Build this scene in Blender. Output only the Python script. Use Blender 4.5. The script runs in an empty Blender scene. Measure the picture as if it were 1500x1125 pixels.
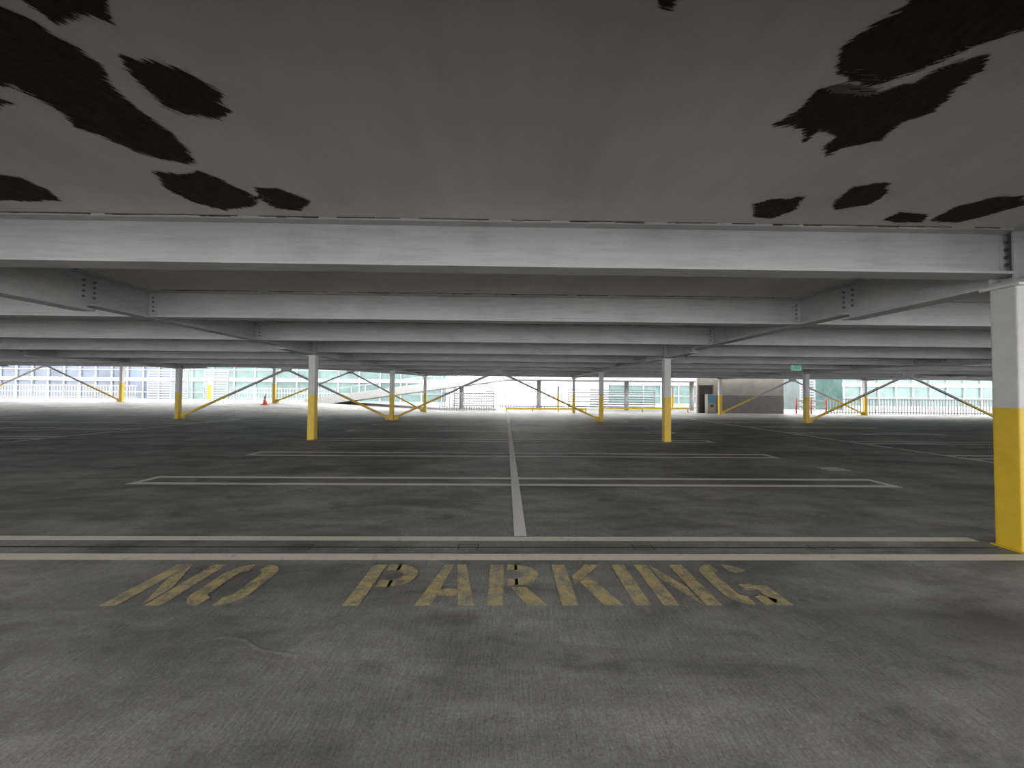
import bpy, bmesh, math, random
from mathutils import Vector, Matrix
random.seed(7)
S=bpy.context.scene
S.view_settings.view_transform='Standard'
S.view_settings.look='None'
S.view_settings.exposure=0.0

# ---------------------------------------------------------------- camera
CAM=Vector((0,0,1.5)); F=541.0
Rm=Matrix.Rotation(math.radians(-0.95),4,'Z')@Matrix.Rotation(math.radians(91.33),4,'X')@Matrix.Rotation(math.radians(0.47),4,'Z')
cd=bpy.data.cameras.new('camera'); cam=bpy.data.objects.new('camera',cd); S.collection.objects.link(cam)
cam.matrix_world=Matrix.Translation(CAM)@Rm
cd.sensor_width=36; cd.lens=36*F/1500; cd.clip_end=500
S.camera=cam

# ---------------------------------------------------------------- layout
H=1.5
ZS=3.15      # slab soffit
ZB=2.70      # beam bottom
XG=[-39.3,-28.2,-17.1,-6.0,5.08,16.15,27.25,38.35]
YC=[-4.4,3.6,11.6,19.6,27.6]
YB=[-4.4+8/3*k for k in range(13)]
YEND=28.3
def hz(x,y):
    sx=min(1,max(0,(-6.0-x)/11.1)); sy=min(1,max(0,(y-19.6)/8.0))
    return 0.6*sx*sy

# ---------------------------------------------------------------- materials
def newmat(n):
    m=bpy.data.materials.new(n); m.use_nodes=True
    nt=m.node_tree; b=nt.nodes['Principled BSDF']
    return m,nt,b
def noise(nt,scale,vec=None,detail=6,rough=.6,dist=0):
    n=nt.nodes.new('ShaderNodeTexNoise'); n.inputs['Scale'].default_value=scale
    n.inputs['Detail'].default_value=detail; n.inputs['Roughness'].default_value=rough
    n.inputs['Distortion'].default_value=dist
    if vec is not None: nt.links.new(vec,n.inputs['Vector'])
    return n.outputs['Fac']
def ramp(nt,fac,stops):
    r=nt.nodes.new('ShaderNodeValToRGB'); e=r.color_ramp.elements
    while len(e)<len(stops): e.new(.5)
    for i,(p,c) in enumerate(stops):
        e[i].position=p; e[i].color=(*c,1) if len(c)==3 else c
    nt.links.new(fac,r.inputs['Fac']); return r.outputs['Color']
def mix(nt,fac,a,b,mode='MIX'):
    m=nt.nodes.new('ShaderNodeMix'); m.data_type='RGBA'; m.blend_type=mode
    if isinstance(fac,(int,float)): m.inputs[0].default_value=fac
    else: nt.links.new(fac,m.inputs[0])
    for v,i in ((a,6),(b,7)):
        if isinstance(v,tuple): m.inputs[i].default_value=(*v,1)
        else: nt.links.new(v,m.inputs[i])
    return m.outputs[2]
def math_(nt,op,a,b):
    m=nt.nodes.new('ShaderNodeMath'); m.operation=op
    for i,v in enumerate((a,b)):
        if isinstance(v,(int,float)): m.inputs[i].default_value=v
        else: nt.links.new(v,m.inputs[i])
    return m.outputs[0]
def pos(nt,sc=(1,1,1),rot=0):
    g=nt.nodes.new('ShaderNodeNewGeometry'); src=g.outputs['Position']
    if rot:
        r=nt.nodes.new('ShaderNodeMapping'); r.inputs['Rotation'].default_value=(0,0,rot); nt.links.new(src,r.inputs['Vector']); src=r.outputs['Vector']
    mp=nt.nodes.new('ShaderNodeMapping')
    mp.inputs['Scale'].default_value=sc
    nt.links.new(src,mp.inputs['Vector']); return mp.outputs['Vector']
def bump(nt,b,h,st=.3,d=.01):
    n=nt.nodes.new('ShaderNodeBump'); n.inputs['Strength'].default_value=st; n.inputs['Distance'].default_value=d
    nt.links.new(h,n.inputs['Height']); nt.links.new(n.outputs['Normal'],b.inputs['Normal'])
g3=lambda v:(v,v*.985,v*.955)

def floor_color(nt):
    big=noise(nt,.55,pos(nt),7,.65,.4)
    base=ramp(nt,big,[(.30,g3(.19)),(.5,g3(.31)),(.70,g3(.45))])
    med=noise(nt,2.6,pos(nt,(.5,1,1)),8,.7)
    base=mix(nt,.75,base,ramp(nt,med,[(.3,(.6,.6,.6)),(.55,(1,1,1)),(.8,(1.25,1.25,1.23))]),'MULTIPLY')
    streak=noise(nt,40,pos(nt,(2.6,.18,1)),3,.7)
    base=mix(nt,.8,base,ramp(nt,streak,[(.3,(.72,.72,.72)),(.7,(1.28,1.28,1.28))]),'MULTIPLY')
    fine=noise(nt,70,pos(nt),4,.8)
    base=mix(nt,.9,base,ramp(nt,fine,[(.3,(.6,.6,.6)),(.7,(1.4,1.4,1.4))]),'MULTIPLY')
    ty=noise(nt,.9,pos(nt,(.45,1.5,1)),6,.6,.5)
    base=mix(nt,ramp(nt,ty,[(.48,(0,0,0)),(.66,(.62,.62,.62))]),base,(.075,.073,.07))
    sp=noise(nt,1.7,pos(nt,(1,1.6,1)),6,.6)
    base=mix(nt,ramp(nt,sp,[(.56,(0,0,0)),(.72,(.6,.6,.6))]),base,(.06,.06,.058))
    sp2=noise(nt,9,pos(nt),4,.6)
    base=mix(nt,ramp(nt,sp2,[(.64,(0,0,0)),(.78,(.5,.5,.5))]),base,(.06,.06,.058))
    return base,fine,streak
def m_floor():
    m,nt,b=newmat('floor_concrete'); c,fine,st=floor_color(nt)
    nt.links.new(c,b.inputs['Base Color']); b.inputs['Roughness'].default_value=.6
    b.inputs['Specular IOR Level'].default_value=.4
    bump(nt,b,fine,.35,.006); return m
def m_paint(name,col,wear=(.42,.6),amt=.85,sc=7):
    m,nt,b=newmat(name); c,fine,st=floor_color(nt)
    w=noise(nt,sc,pos(nt,(1,1,1)),9,.8,.3)
    f=ramp(nt,w,[(wear[0],(amt,)*3),(wear[1],(amt*.2,)*3)])
    nt.links.new(mix(nt,f,c,col),b.inputs['Base Color']); b.inputs['Roughness'].default_value=.6
    return m
def m_ceiling():
    m,nt,b=newmat('ceiling_painted_concrete')
    big=noise(nt,.5,pos(nt),6,.6)
    c=ramp(nt,big,[(.3,(.45,.44,.42)),(.7,(.56,.55,.53))])
    st=noise(nt,1.5,pos(nt,(3,.35,1)),6,.6)
    c=mix(nt,.6,c,ramp(nt,st,[(.3,(.85,.85,.84)),(.6,(1,1,1))]),'MULTIPLY')
    f=noise(nt,120,pos(nt),3,.7)
    c=mix(nt,.5,c,ramp(nt,f,[(.3,(.8,.8,.8)),(.7,(1.1,1.1,1.1))]),'MULTIPLY')
    nt.links.new(c,b.inputs['Base Color']); b.inputs['Roughness'].default_value=.9
    b.inputs['Specular IOR Level'].default_value=.15
    bump(nt,b,f,.3,.004); return m
def m_steel():
    m,nt,b=newmat('painted_steel_grey')
    big=noise(nt,1.2,pos(nt),7,.65)
    c=ramp(nt,big,[(.3,(.33,.33,.335)),(.7,(.42,.42,.425))])
    st=noise(nt,3,pos(nt,(.6,1,6)),7,.7)
    c=mix(nt,.7,c,ramp(nt,st,[(.3,(.75,.74,.73)),(.55,(1,1,1))]),'MULTIPLY')
    rs=noise(nt,14,pos(nt,(.6,1,2)),5,.7)
    c=mix(nt,ramp(nt,rs,[(.69,(0,0,0)),(.76,(.6,.6,.6))]),c,(.13,.10,.08))
    nt.links.new(c,b.inputs['Base Color']); b.inputs['Roughness'].default_value=.55; return m
def m_simple(name,col,r=.6,metal=0,var=.15,scale=6):
    m,nt,b=newmat(name)
    n=noise(nt,scale,pos(nt),6,.65)
    lo=tuple(x*(1-var) for x in col); hi=tuple(min(1,x*(1+var)) for x in col)
    nt.links.new(ramp(nt,n,[(.3,lo),(.7,hi)]),b.inputs['Base Color'])
    b.inputs['Roughness'].default_value=r; b.inputs['Metallic'].default_value=metal; return m
def m_peel(name,ang):
    m,nt,b=newmat(name)
    n=noise(nt,25,pos(nt,(1,.5,1)),8,.75)
    nt.links.new(ramp(nt,n,[(.3,(.024,.021,.019)),(.62,(.045,.040,.036)),(.85,(.10,.088,.078))]),b.inputs['Base Color'])
    b.inputs['Roughness'].default_value=1; b.inputs['Specular IOR Level'].default_value=.05
    at=nt.nodes.new('ShaderNodeAttribute'); at.attribute_name='edge'
    st=noise(nt,14,pos(nt,(.4,4,1),-ang),6,.65)
    bl=noise(nt,7,pos(nt),4,.6)
    v=math_(nt,'ADD',math_(nt,'MULTIPLY',math_(nt,'SUBTRACT',st,.5),.15),at.outputs['Fac'])
    v=math_(nt,'ADD',math_(nt,'MULTIPLY',math_(nt,'SUBTRACT',bl,.5),.07),v)
    a=math_(nt,'ADD',math_(nt,'MULTIPLY',v,75),.5)
    cl=nt.nodes.new('ShaderNodeClamp'); nt.links.new(a,cl.inputs[0])
    nt.links.new(cl.outputs[0],b.inputs['Alpha']); return m
M_floor=m_floor(); M_ceil=m_ceiling(); M_steel=m_steel()
M_white=m_paint('road_paint_white',(1,.99,.96),(.60,.85),.99)
M_yel=m_paint('road_paint_yellow',(.74,.59,.26),(.44,.58),.82,9)
M_cream=m_paint('road_paint_cream',(.92,.86,.74),(.55,.75),.95)
M_scuff=m_paint('floor_scuff',(.6,.6,.58),(.40,.5),.5,14)
M_cyel=m_simple('column_yellow',(.60,.40,.02),.45,0,.1)
M_cwhite=m_simple('column_white',(.48,.48,.475),.5,0,.08)
M_rust=m_simple('rust',(.07,.05,.04),.9,0,.6,20)
M_bolt=m_simple('bolt_steel',(.13,.13,.13),.5,.3,.3)
M_wht=m_simple('white_metal',(.28,.29,.30),.4)
M_rampw=m_simple('ramp_white',(.40,.40,.40),.5)
M_conc=m_simple('wall_concrete',(.30,.28,.25),.85,0,.15,1.5)
M_dconc=m_simple('wall_dado_grey',(.15,.14,.13),.8,0,.15,2)
M_dark=m_simple('dark_metal',(.03,.03,.03),.5)
M_red=m_simple('red_paint',(.55,.03,.02),.5)
M_brown=m_simple('door_frame_brown',(.10,.07,.05),.5)
M_orange=m_simple('cone_orange',(.75,.10,.02),.5)
M_blue=m_simple('blue_panel',(.04,.25,.42),.4)
M_tan=m_simple('street_asphalt',(.13,.13,.125),.9)
M_glass=m_simple('teal_glass',(.075,.13,.125),.25,0,.5,.25)
M_bglass=m_simple('blue_glass',(.06,.08,.12),.25,0,.5,.25)
M_mull=m_simple('mullion_white',(.34,.36,.37),.5)
M_green=m_simple('sign_green',(.02,.35,.16),.5)
M_signw=m_simple('sign_white',(.5,.6,.55),.5)
M_signg=m_simple('sign_pale_green',(.30,.72,.55),.5)

# ---------------------------------------------------------------- mesh helpers
def finish(bm,name,mats,parent=None,normals=True):
    if normals: bmesh.ops.recalc_face_normals(bm,faces=bm.faces)
    me=bpy.data.meshes.new(name); bm.to_mesh(me); bm.free()
    for m in (mats if isinstance(mats,(list,tuple)) else [mats]): me.materials.append(m)
    o=bpy.data.objects.new(name,me); S.collection.objects.link(o)
    if parent: o.parent=parent
    return o
def box(bm,x0,x1,y0,y1,z0,z1,mi=0):
    v=[bm.verts.new(p) for p in ((x0,y0,z0),(x1,y0,z0),(x1,y1,z0),(x0,y1,z0),(x0,y0,z1),(x1,y0,z1),(x1,y1,z1),(x0,y1,z1))]
    for f in ((0,3,2,1),(4,5,6,7),(0,1,5,4),(1,2,6,5),(2,3,7,6),(3,0,4,7)):
        fc=bm.faces.new([v[i] for i in f]); fc.material_index=mi
def cyl(bm,c0,c1,r0,r1=None,seg=24,mi=0,caps=True):
    r1=r0 if r1 is None else r1
    c0=Vector(c0);c1=Vector(c1);d=(c1-c0).normalized()
    a=d.orthogonal().normalized(); b=d.cross(a)
    A=[];B=[]
    for i in range(seg):
        t=2*math.pi*i/seg; w=a*math.cos(t)+b*math.sin(t)
        A.append(bm.verts.new(c0+w*r0));B.append(bm.verts.new(c1+w*r1))
    for i in range(seg):
        f=bm.faces.new((A[i],A[(i+1)%seg],B[(i+1)%seg],B[i])); f.material_index=mi; f.smooth=True
    if caps:
        f=bm.faces.new(A[::-1]); f.material_index=mi
        f=bm.faces.new(B); f.material_index=mi
def prism(bm,p0,p1,w,up0,up1,mi=0):
    p0=Vector(p0);p1=Vector(p1); d=p1-p0; s=Vector((-d.y,d.x,0)).normalized()*w/2; u=Vector((0,0,1))
    v=[]
    for p in (p0,p1):
        v+= [bm.verts.new(p-s+u*up0),bm.verts.new(p+s+u*up0),bm.verts.new(p+s+u*up1),bm.verts.new(p-s+u*up1)]
    for f in ((0,1,2,3),(7,6,5,4),(0,4,5,1),(1,5,6,2),(2,6,7,3),(3,7,4,0)):
        fc=bm.faces.new([v[i] for i in f]); fc.material_index=mi
def ibeam(bm,p0,p1,depth,fw=.22,ft=.024,tw=.014):
    prism(bm,p0,p1,fw,-ft,0); prism(bm,p0,p1,tw,-depth+ft,-ft); prism(bm,p0,p1,fw,-depth,-depth+ft)

# ---------------------------------------------------------------- slabs
def slab(name,xs,ys,z0,th,mat):
    bm=bmesh.new(); g={}
    for i,x in enumerate(xs):
        for j,y in enumerate(ys):
            g[i,j,0]=bm.verts.new((x,y,z0+hz(x,y))); g[i,j,1]=bm.verts.new((x,y,z0+th+hz(x,y)))
    nx,ny=len(xs)-1,len(ys)-1
    for i in range(nx):
        for j in range(ny):
            for k in (0,1): bm.faces.new([g[i,j,k],g[i+1,j,k],g[i+1,j+1,k],g[i,j+1,k]])
    for i in range(nx):
        for j in (0,ny): bm.faces.new([g[i,j,0],g[i+1,j,0],g[i+1,j,1],g[i,j,1]])
    for j in range(ny):
        for i in (0,nx): bm.faces.new([g[i,j,0],g[i,j+1,0],g[i,j+1,1],g[i,j,1]])
    return finish(bm,name,mat)
xs=[-52,-39.3,-28.2,-17.1]+[-17.1+11.1*k/8 for k in range(1,8)]+[-6,5.05,16.15,27.25,38.35,52]
slab('floor',xs,[-11,0,10,19.6,21.6,23.6,25.6,27.6,33,37.5],-.3,.3,M_floor)
slab('ceiling',xs,[-5.2,0,10,19.6,21.6,23.6,25.6,27.6,YEND],ZS,.22,M_ceil)

# ---------------------------------------------------------------- beams and girders
for y in YB:
    for a,b in zip(XG[:-1],XG[1:]):
        bm=bmesh.new()
        ibeam(bm,(a+.012,y,ZS+hz(a,y)),(b-.012,y,ZS+hz(b,y)),ZS-ZB)
        for xe,sg in ((a+.03,1),(b-.03,-1)):
            for k in range(4):
                z=ZS+hz(xe,y)-.11-k*.075
                cyl(bm,(xe+sg*.06,y-.030,z),(xe+sg*.06,y-.012,z),.018,seg=8,mi=1)
            box(bm,min(xe-.02*sg,xe+sg*.11),max(xe-.02*sg,xe+sg*.11),y-.014,y+.014,ZS-.40+hz(xe,y),ZS-.05+hz(xe,y))
        finish(bm,'steel_floor_beam',[M_steel,M_bolt])
for x in XG:
    bm=bmesh.new()
    pts=[-5.2,YEND]
    for y in YC: pts+= [y-1.75,y,y+1.75]
    pts=sorted(set(p for p in pts if -5.2<=p<=YEND))
    for a,b in zip(pts[:-1],pts[1:]):
        mid=(a+b)/2; near=min(abs(mid-c) for c in YC)<1.75
        dp=(ZS-2.61) if near else (ZS-2.69)
        ibeam(bm,(x,a,ZS+hz(x,a)),(x,b,ZS+hz(x,b)),dp,fw=.26 if near else .24,ft=.03,tw=.018)
    for yc in YC:
        for sg in (-1,1):
            ys=yc+sg*1.75
            if ys>YEND or ys<-5: continue
            h=hz(x,ys)
            for sd in (-1,1):
                xa,xb=sorted((x+sd*.009,x+sd*.021))
                box(bm,xa,xb,ys-.12,ys+.12,ZS-.38+h,ZS-.07+h)
                for k in range(4):
                    for dy in (-.07,.07):
                        z=ZS-.11-k*.075+h
                        cyl(bm,(x+sd*.02,ys+dy,z),(x+sd*.04,ys+dy,z),.017,seg=8,mi=1)
        h=hz(x,yc)
        for dy in (-.09,.09): box(bm,x-.12,x+.12,yc+dy-.008,yc+dy+.008,2.64+h,ZS-.03+h)
    finish(bm,'steel_girder',[M_steel,M_bolt])

# rusty seam at the top flange of the nearest beams
for y,w in ((3.6,1.0),(6.267,.8),(8.93,.8)):
    bm=bmesh.new(); x=-5.7
    while x<4.8:
        l=random.uniform(.01,.22)
        if random.random()<.85:
            box(bm,x,min(x+l,4.85),y-.1155,y-.111,ZS-.006-.012*w*random.random()**2,ZS-.0005)
        x+=l
    finish(bm,'rust_seam',M_rust)

# ---------------------------------------------------------------- columns (square hollow section, rounded corners)
def sqcol(bm,x,y,z0,z1,w,mi,r=.018):
    pts=[]
    for cx,cy,a0 in ((1,1,0),(-1,1,90),(-1,-1,180),(1,-1,270)):
        for k in range(4):
            t=math.radians(a0+30*k); pts.append((x+cx*(w/2-r)+r*math.cos(t),y+cy*(w/2-r)+r*math.sin(t)))
    A=[bm.verts.new((p[0],p[1],z0)) for p in pts];B=[bm.verts.new((p[0],p[1],z1)) for p in pts]
    n=len(pts)
    for i in range(n):
        f=bm.faces.new((A[i],A[(i+1)%n],B[(i+1)%n],B[i])); f.material_index=mi
    f=bm.faces.new(A); f.material_index=mi; f=bm.faces.new(B); f.material_index=mi
def column(x,y,top=2.61,w=.21):
    h=hz(x,y); bm=bmesh.new()
    sqcol(bm,x,y,h+.012,h+1.39,w,0)
    sqcol(bm,x,y,h+1.39,h+top-.025,w,1)
    box(bm,x-.15,x+.15,y-.15,y+.15,h+top-.028,h+top-.002,1)
    box(bm,x-w/2-.02,x+w/2+.02,y-w/2-.02,y+w/2+.02,h,h+.012,0)
    finish(bm,'support_column',[M_cyel,M_cwhite])
for x in XG:
    for y in YC: column(x,y)
for x in (-28.2,5.05,16.15): column(x,35.6,2.2,.2)

# ---------------------------------------------------------------- braces
def brace_bay(a,b,y):
    m=(a+b)/2; par=bpy.data.objects.new('chevron_brace',None); S.collection.objects.link(par)
    ap=Vector((m,y,ZB-.06+hz(m,y)))
    for e,sg in ((a,1),(b,-1)):
        p0=Vector((e+sg*.14,y,.12+hz(e,y))); t=(1.15)/(ap.z-p0.z)
        pm=p0.lerp(ap,min(.5,t)); bm=bmesh.new()
        for q0,q1,mi in ((p0,pm,0),(pm,ap,1)):
            prism(bm,q0,q1,.012,-.06,.06,mi)
            prism(bm,q0,q1,.11,-.06,-.045,mi)
        box(bm,min(e+sg*.11,e+sg*.35),max(e+sg*.11,e+sg*.35),y-.008,y+.008,.02+hz(e,y),.26+hz(e,y),0)
        o=finish(bm,'brace_leg',[M_cyel,M_steel]); o.parent=par
    bm=bmesh.new(); box(bm,m-.28,m+.28,y-.01,y+.01,ZB-.20+hz(m,y),ZB-.005+hz(m,y)); o=finish(bm,'gusset_plate',M_steel); o.parent=par
for a,b,y in ((-17.1,-6,19.6),(-6,5.08,19.6),(16.15,27.25,19.6),(16.15,27.25,27.6),(-17.1,-6,27.6),(-39.3,-28.2,27.6)):
    brace_bay(a,b,y)

# ---------------------------------------------------------------- floor markings
def flat(bm,pts,z=.003,mi=0):
    v=[bm.verts.new((x,y,z+hz(x,y))) for x,y in pts]; f=bm.faces.new(v); f.material_index=mi
def rect(bm,x0,x1,y0,y1,z=.003): flat(bm,[(x0,y0),(x1,y0),(x1,y1),(x0,y1)],z)
def mark(name,mat,rects,z=.006):
    bm=bmesh.new()
    for r in rects: rect(bm,*r,z)
    return finish(bm,name,mat,normals=False)
mark('parking_line',M_cream,[(-17,6,3.33,3.46)]); mark('parking_line',M_cream,[(-17,4.9,3.76,3.87)])
mark('parking_line',M_white,[(.10,.23,3.875,22.3)],.009)
def stall(x0,x1,yc,w=.135,ends=(1,1),d=.225):
    r=[(x0,x1,yc-d-w/2,yc-d+w/2),(x0,x1,yc+d-w/2,yc+d+w/2)]
    if ends[0]: r.append((x0,x0+w,yc-d+w/2,yc+d-w/2))
    if ends[1]: r.append((x1-w,x1,yc-d+w/2,yc+d-w/2))
    mark('stall_line',M_white,r)
for k in range(6): stall(-6.0,6.5,6.25+2.66*k)
for k in range(0,6):
    if k<5: stall(-24,-13.9,6.25+2.66*k,ends=(0,0))
    stall(11.1,17.0,6.25+2.66*k,ends=(0,1))
mark('parking_line',M_white,[(-13.9,-13.76,5,19.5)],.009)
mark('parking_line',M_white,[(10.97,11.11,7.8,22)],.009)
mark('stall_marking',M_white,[(6.42,6.9,7.25,7.34),(6.40,6.88,7.38,7.46),(6.45,6.85,7.50,7.58)],.006)
bm=bmesh.new()
pts=[(-1.82,2.26),(-1.68,2.30),(-1.55,2.27),(-1.42,2.19),(-1.28,2.16),(-1.10,2.13)]
for (x0,y0),(x1,y1) in zip(pts[:-1],pts[1:]): flat(bm,[(x0,y0-.008),(x1,y1-.008),(x1,y1+.014),(x0,y0+.014)],.003)
finish(bm,'floor_scuff_mark',M_scuff,normals=False)
bm=bmesh.new(); rect(bm,-17,4.88,3.60,3.625,.002)
for x in (-3.9,-2.05,-.45,1.25,3.0):
    for a in ((x,x+.2,3.55,3.56),(x,x+.2,3.66,3.67),(x,x+.01,3.56,3.66),(x+.19,x+.2,3.56,3.66)): rect(bm,*a,.004)
finish(bm,'floor_joint',M_dark,normals=False)

# NO PARKING stencil lettering
s=.115;g=.03;LW=.42;LH=.62
def R(x0,y0,x1,y1): return [(x0,y0),(x1,y0),(x1,y1),(x0,y1)]
def arc(cx,cy,rx,ry,a0,a1,n=8,w=s):
    o=[];i_=[]
    for k in range(n+1):
        t=math.radians(a0+(a1-a0)*k/n)
        o.append((cx+rx*math.cos(t),cy+ry*math.sin(t))); i_.append((cx+(rx-w)*math.cos(t),cy+(ry-w)*math.sin(t)))
    return [[o[k],o[k+1],i_[k+1],i_[k]] for k in range(n)]
L={}
L['N']=[R(0,0,s,LH),R(LW-s,0,LW,LH),[(s+g*.5,LH),(s+g*.5,LH-.24),(LW-s-g*.5,0),(LW-s-g*.5,.24)]]
L['O']=[R(0,.17,s,LH-.17),R(LW-s,.17,LW,LH-.17)]+arc(.17,.17,.17,.17,180,266)+arc(LW-.17,.17,.17,.17,274,360)+arc(.17,LH-.17,.17,.17,94,180)+arc(LW-.17,LH-.17,.17,.17,0,86)
L['P']=[R(0,0,s,LH),R(s+g,LH-s*.9,.25,LH),R(s+g,.25,.25,.25+s*.9)]+arc(.22,.435,.2,.185,-88,88,10)
L['A']=[[(0,0),(s,0),(.195,LH),(.12,LH)],[(LW-s,0),(LW,0),(.30,LH),(.225,LH)],R(.14,.13,.28,.13+s*.85)]
L['R']=[R(0,0,s,LH),R(s+g,LH-s*.9,.23,LH),R(s+g,.27,.23,.27+s*.9)]+arc(.2,.445,.2,.175,-88,88,10)+[[(.17,.25),(.29,.25),(LW+.01,0),(LW-s-.02,0)]]
L['K']=[R(0,0,s,LH),[(s+g,.28),(s+g,.42),(LW-.13,LH),(LW,LH)],[(.19,.33),(.28,.43),(LW+.02,0),(LW-.12,0)]]
L['I']=[R(0,0,s,LH)]
L['G']=[R(0,.17,s,LH-.17),R(LW-s,.0,LW,.27),R(.21,.2,LW-s,.2+s*.8)]+arc(.17,.17,.17,.17,180,266)+arc(LW-.2,.17,.17,.17,270,325)+arc(.17,LH-.17,.17,.17,94,180)+arc(LW-.17,LH-.17,.17,.17,20,86)
bm=bmesh.new()
for ch,x0 in (('N',-2.80),('O',-2.29),('P',-1.13),('A',-.63),('R',-.12),('K',.41),('I',.93),('N',1.13),('G',1.64)):
    for poly in L[ch]:
        flat(bm,[(x0+px,2.63+py) for px,py in poly],.004)
finish(bm,'no_parking_lettering',M_yel,normals=False)

# ---------------------------------------------------------------- peeled paint patches on the soffit
def soffit(px,py):
    d=Rm.to_3x3()@Vector(((px-750)/F,-(py-562.5)/F,-1)); t=(ZS-CAM.z)/d.z; p=CAM+d*t; return (p.x,p.y)
PL=m_peel('peeled_substrate_a',math.radians(48)); PR=m_peel('peeled_substrate_b',math.radians(152)); PH=m_peel('peeled_substrate_c',math.radians(8))
patches=[
 ([(-60,-10),(30,20),(90,55),(150,95),(160,125),(200,160),(245,190),(270,215),(288,240),(250,235),(200,222),(150,200),(110,185),(85,160),(50,140),(20,125),(-60,125)],PL),
 ([(-10,-30),(145,-30),(163,30),(120,22),(80,32),(50,10)],PL),
 ([(-40,130),(18,150),(-40,165)],PL),
 ([(177,78),(215,88),(260,98),(325,135),(318,150),(338,162),(320,172),(270,168),(240,155),(215,132),(190,107)],PL),
 ([(228,250),(262,256),(290,250),(330,265),(358,280),(380,290),(370,302),(330,308),(280,295),(240,275)],PL),
 ([(375,275),(405,275),(455,294),(440,308),(405,305),(380,292)],PH),
 ([(-40,250),(30,260),(70,278),(88,292),(50,295),(-40,292)],PL),
 ([(1225,95),(1240,65),(1275,40),(1320,15),(1340,-25),(1560,-25),(1550,20),(1480,50),(1430,70),(1400,80),(1340,104),(1290,123),(1240,118)],PR),
 ([(1133,182),(1165,165),(1200,130),(1235,120),(1290,133),(1340,122),(1370,102),(1400,88),(1445,78),(1440,100),(1400,130),(1370,165),(1320,180),(1290,205),(1240,215),(1210,228),(1208,215),(1225,200),(1200,190),(1180,205),(1175,188)],PR),
 ([(1103,300),(1125,292),(1178,288),(1165,307),(1130,320),(1105,317)],PH),
 ([(1217,302),(1250,273),(1300,266),(1300,282),(1270,300),(1225,307)],PR),
 ([(1293,322),(1320,310),(1360,313),(1352,325),(1310,326)],PH),
 ([(1360,323),(1400,303),(1450,290),(1500,286),(1500,300),(1440,317),(1400,326)],PR),
 ([(962,-5),(992,-5),(985,10),(970,10)],PH),
]
def inside(x,y,P):
    c=False;n=len(P);j=n-1
    for i in range(n):
        xi,yi=P[i];xj,yj=P[j]
        if (yi>y)!=(yj>y) and x<(xj-xi)*(y-yi)/(yj-yi)+xi: c=not c
        j=i
    return c
def sdist(x,y,P):
    d=1e9;n=len(P)
    for i in range(n):
        ax,ay=P[i];bx,by=P[(i+1)%n]; dx,dy=bx-ax,by-ay
        t=max(0,min(1,((x-ax)*dx+(y-ay)*dy)/(dx*dx+dy*dy+1e-12)))
        d=min(d,math.hypot(x-ax-t*dx,y-ay-t*dy))
    return d if inside(x,y,P) else -d
for poly,mat in patches:
    P=[soffit(*p) for p in poly]; M=.08; G=.015
    x0=min(p[0] for p in P)-M;x1=max(p[0] for p in P)+M;y0=min(p[1] for p in P)-M;y1=min(3.475,max(p[1] for p in P)+M)
    nx=int((x1-x0)/G)+1; ny=max(2,int((y1-y0)/G)+1); G2=(y1-y0)/ny
    sd={}
    for i in range(nx+1):
        for j in range(ny+1): sd[i,j]=sdist(x0+i*G,y0+j*G2,P)
    bm=bmesh.new(); lay=bm.verts.layers.float.new('edge'); vv={}
    for i in range(nx):
        for j in range(ny):
            q=[(i,j),(i+1,j),(i+1,j+1),(i,j+1)]
            if max(sd[k] for k in q)<-.07: continue
            for k in q:
                if k not in vv:
                    v=bm.verts.new((x0+k[0]*G,y0+k[1]*G2,ZS-.003)); v[lay]=sd[k]; vv[k]=v
            bm.faces.new([vv[k] for k in q])
    finish(bm,'peeling_paint_patch',mat,normals=False)

# ---------------------------------------------------------------- exit sign
ex=bpy.data.objects.new('exit_sign',None); S.collection.objects.link(ex)
bm=bmesh.new(); box(bm,11.15,11.55,14.22,14.28,2.44,2.64,0)
for x in (11.2,11.5): box(bm,x-.008,x+.008,14.242,14.258,2.64,2.70,0)
o=finish(bm,'sign_box',M_signg); o.parent=ex
tc=bpy.data.curves.new('sign_text','FONT'); tc.body='EXIT'; tc.size=.17; tc.extrude=.002; tc.align_x='CENTER'; tc.align_y='CENTER'
to=bpy.data.objects.new('sign_text',tc); S.collection.objects.link(to); to.location=(11.35,14.216,2.54); to.rotation_euler=(math.pi/2,0,0); tc.materials.append(M_green); to.parent=ex

# ---------------------------------------------------------------- traffic cone
def cone(x,y):
    h=hz(x,y); bm=bmesh.new()
    box(bm,x-.19,x+.19,y-.19,y+.19,h,h+.04,0)
    cyl(bm,(x,y,h+.04),(x,y,h+.3),.14,.095,mi=0); cyl(bm,(x,y,h+.3),(x,y,h+.45),.095,.067,mi=1); cyl(bm,(x,y,h+.45),(x,y,h+.72),.067,.025,mi=0)
    finish(bm,'traffic_cone',[M_orange,M_signw])
cone(-17.0,26.4)

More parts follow.
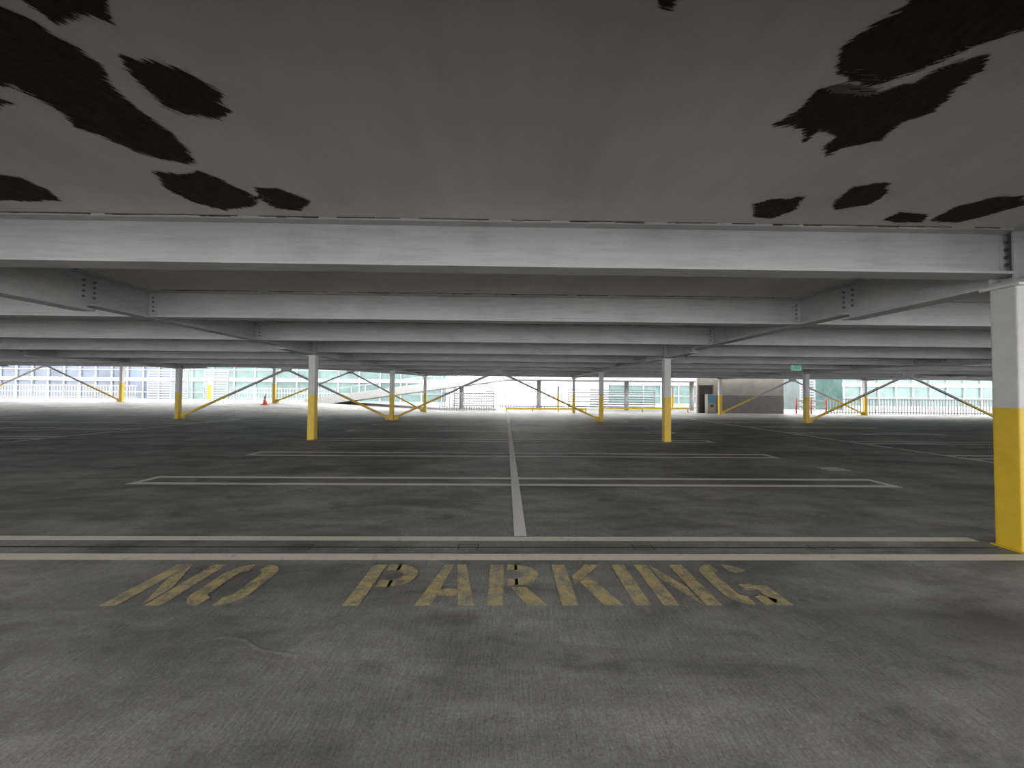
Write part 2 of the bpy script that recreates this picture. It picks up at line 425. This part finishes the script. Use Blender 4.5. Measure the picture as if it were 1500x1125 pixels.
# ---------------------------------------------------------------- stair/lift core with wall and pay machine
bm=bmesh.new(); box(bm,16.4,22.0,28.9,29.1,0,1.42,1); box(bm,16.4,22.0,28.9,29.1,1.42,3.14,0)
box(bm,15.2,16.4,28.9,29.1,2.25,3.14,0); box(bm,15.1,15.2,28.9,29.1,0,3.14,0)
finish(bm,'wall_stair_core',[M_conc,M_dconc])
bm=bmesh.new(); box(bm,15.22,16.38,29.0,29.06,0.0,2.24,0); box(bm,15.22,15.3,28.92,29.0,0,2.24,1); box(bm,16.3,16.38,28.92,29.0,0,2.24,1); box(bm,15.3,16.3,28.92,29.0,2.14,2.24,1)
finish(bm,'door_1',[M_dark,M_brown])
bm=bmesh.new(); box(bm,15.65,16.3,28.4,28.8,0,1.5,0); box(bm,15.7,16.25,28.38,28.4,.85,1.4,1); box(bm,15.85,16.1,28.37,28.39,.5,.7,2)
finish(bm,'pay_machine',[M_conc,M_blue,M_dark])

# ---------------------------------------------------------------- fences, louvres, barriers
def picket(name,x0,x1,y,z0,h,sp=.28,w=.06,mat=None):
    bm=bmesh.new(); x=x0
    while x<=x1: box(bm,x,x+w,y-.02,y+.02,z0,z0+h); x+=sp
    for z in (z0+.1,z0+h-.12): box(bm,x0,x1,y-.03,y+.03,z,z+.07)
    finish(bm,name,mat or M_wht)
def louvre(x0,x1,y,z0,z1):
    bm=bmesh.new(); z=z0+.1
    while z<z1: box(bm,x0,x1,y-.03,y+.03,z,z+.12); z+=.24
    for x in (x0,x1-.08): box(bm,x,x+.08,y-.05,y+.05,z0,z1)
    finish(bm,'louvre_screen',M_wht)
picket('picket_fence',-51,-36.5,37.2,.6,1.35)
louvre(-35.5,-31.5,37.2,.6,3.4); louvre(-30,-27.6,37.2,.6,3.4)
picket('picket_fence',-27.4,-17,37.2,.6,1.2)
picket('picket_fence',-5.4,-.8,30.2,0,1.5,.2,.06)
louvre(-5.2,-1.2,36.9,0,2.4)
louvre(6.2,15.0,36.9,0,1.9)
picket('picket_fence',-.6,6,37.2,0,1.2)
picket('picket_fence',25.8,44,29.2,0,1.25,.24,.06)
louvre(26.6,28.0,33,0,2.8)
bm=bmesh.new()
for i,x in enumerate((23.0,24.2,25.4)): cyl(bm,(x,28.9,0),(x,28.9,1.25),.05,mi=0,seg=12)
for z in (.5,.95): box(bm,23,25.4,28.87,28.93,z,z+.14,1)
finish(bm,'barricade',[M_red,M_signw])
bm=bmesh.new(); box(bm,0,6.5,29.6,29.68,.15,.3,0)
for x in (0,2.1,4.2,6.4): box(bm,x,x+.1,29.68,29.78,0,.35,0)
finish(bm,'guard_rail',M_cyel)
bm=bmesh.new(); box(bm,7.5,14.8,29.6,29.68,.25,.36,0)
for x in (7.5,11,14.7): box(bm,x,x+.1,29.68,29.78,0,.4,0)
finish(bm,'guard_rail',M_cyel)
bm=bmesh.new()
prism(bm,(-16.8,33.5,.55),(0,33.5,2.95),4.6,-.35,0,0)
prism(bm,(-16.8,31.1,.55),(0,31.1,2.95),.15,-.4,.25,0)
prism(bm,(-16.8,31.1,.55),(0,31.1,2.95),.06,.75,.85,0)
for k in range(15):
    x=-16.4+k*1.15; z=.55+(x+16.8)/16.8*2.4; box(bm,x,x+.06,31.07,31.13,z+.2,z+.8,0)
box(bm,0,18,31.0,36,2.6,2.95,0)
for x in (-4,3,11,17): cyl(bm,(x,33.5,0),(x,33.5,2.4 if x<0 else 2.6),.2,mi=0)
finish(bm,'vehicle_ramp',M_rampw)

# ---------------------------------------------------------------- surroundings
bm=bmesh.new(); box(bm,-160,160,37.6,160,-4.2,-4,0); finish(bm,'street',M_tan)
def building(x0,x1,y,z0,z1,gm,bay=2.4,fl=3.4):
    bm=bmesh.new(); box(bm,x0,x1,y,y+12,z0,z1,0)
    z=z0
    while z<z1: box(bm,x0-.1,x1+.1,y-.25,y,z,z+.55,1); z+=fl
    x=x0
    while x<=x1: box(bm,x,x+.16,y-.18,y,z0,z1,1); x+=bay
    z=z0+1.7
    while z<z1: box(bm,x0,x1,y-.1,y,z,z+.1,1); z+=fl
    finish(bm,'office_building',[gm,M_mull])
building(-92,-52,58,-4,16,M_bglass); building(-50,-9,56,-4,15,M_glass,3.1)
building(16,42,58,-4,14,M_glass,2.8); building(50,100,54,-4,16,M_glass,2.6)

# ---------------------------------------------------------------- light
w=bpy.data.worlds.new('world'); S.world=w; w.use_nodes=True
bg=w.node_tree.nodes['Background']; bg.inputs[0].default_value=(1,.995,.985,1); bg.inputs[1].default_value=7.2
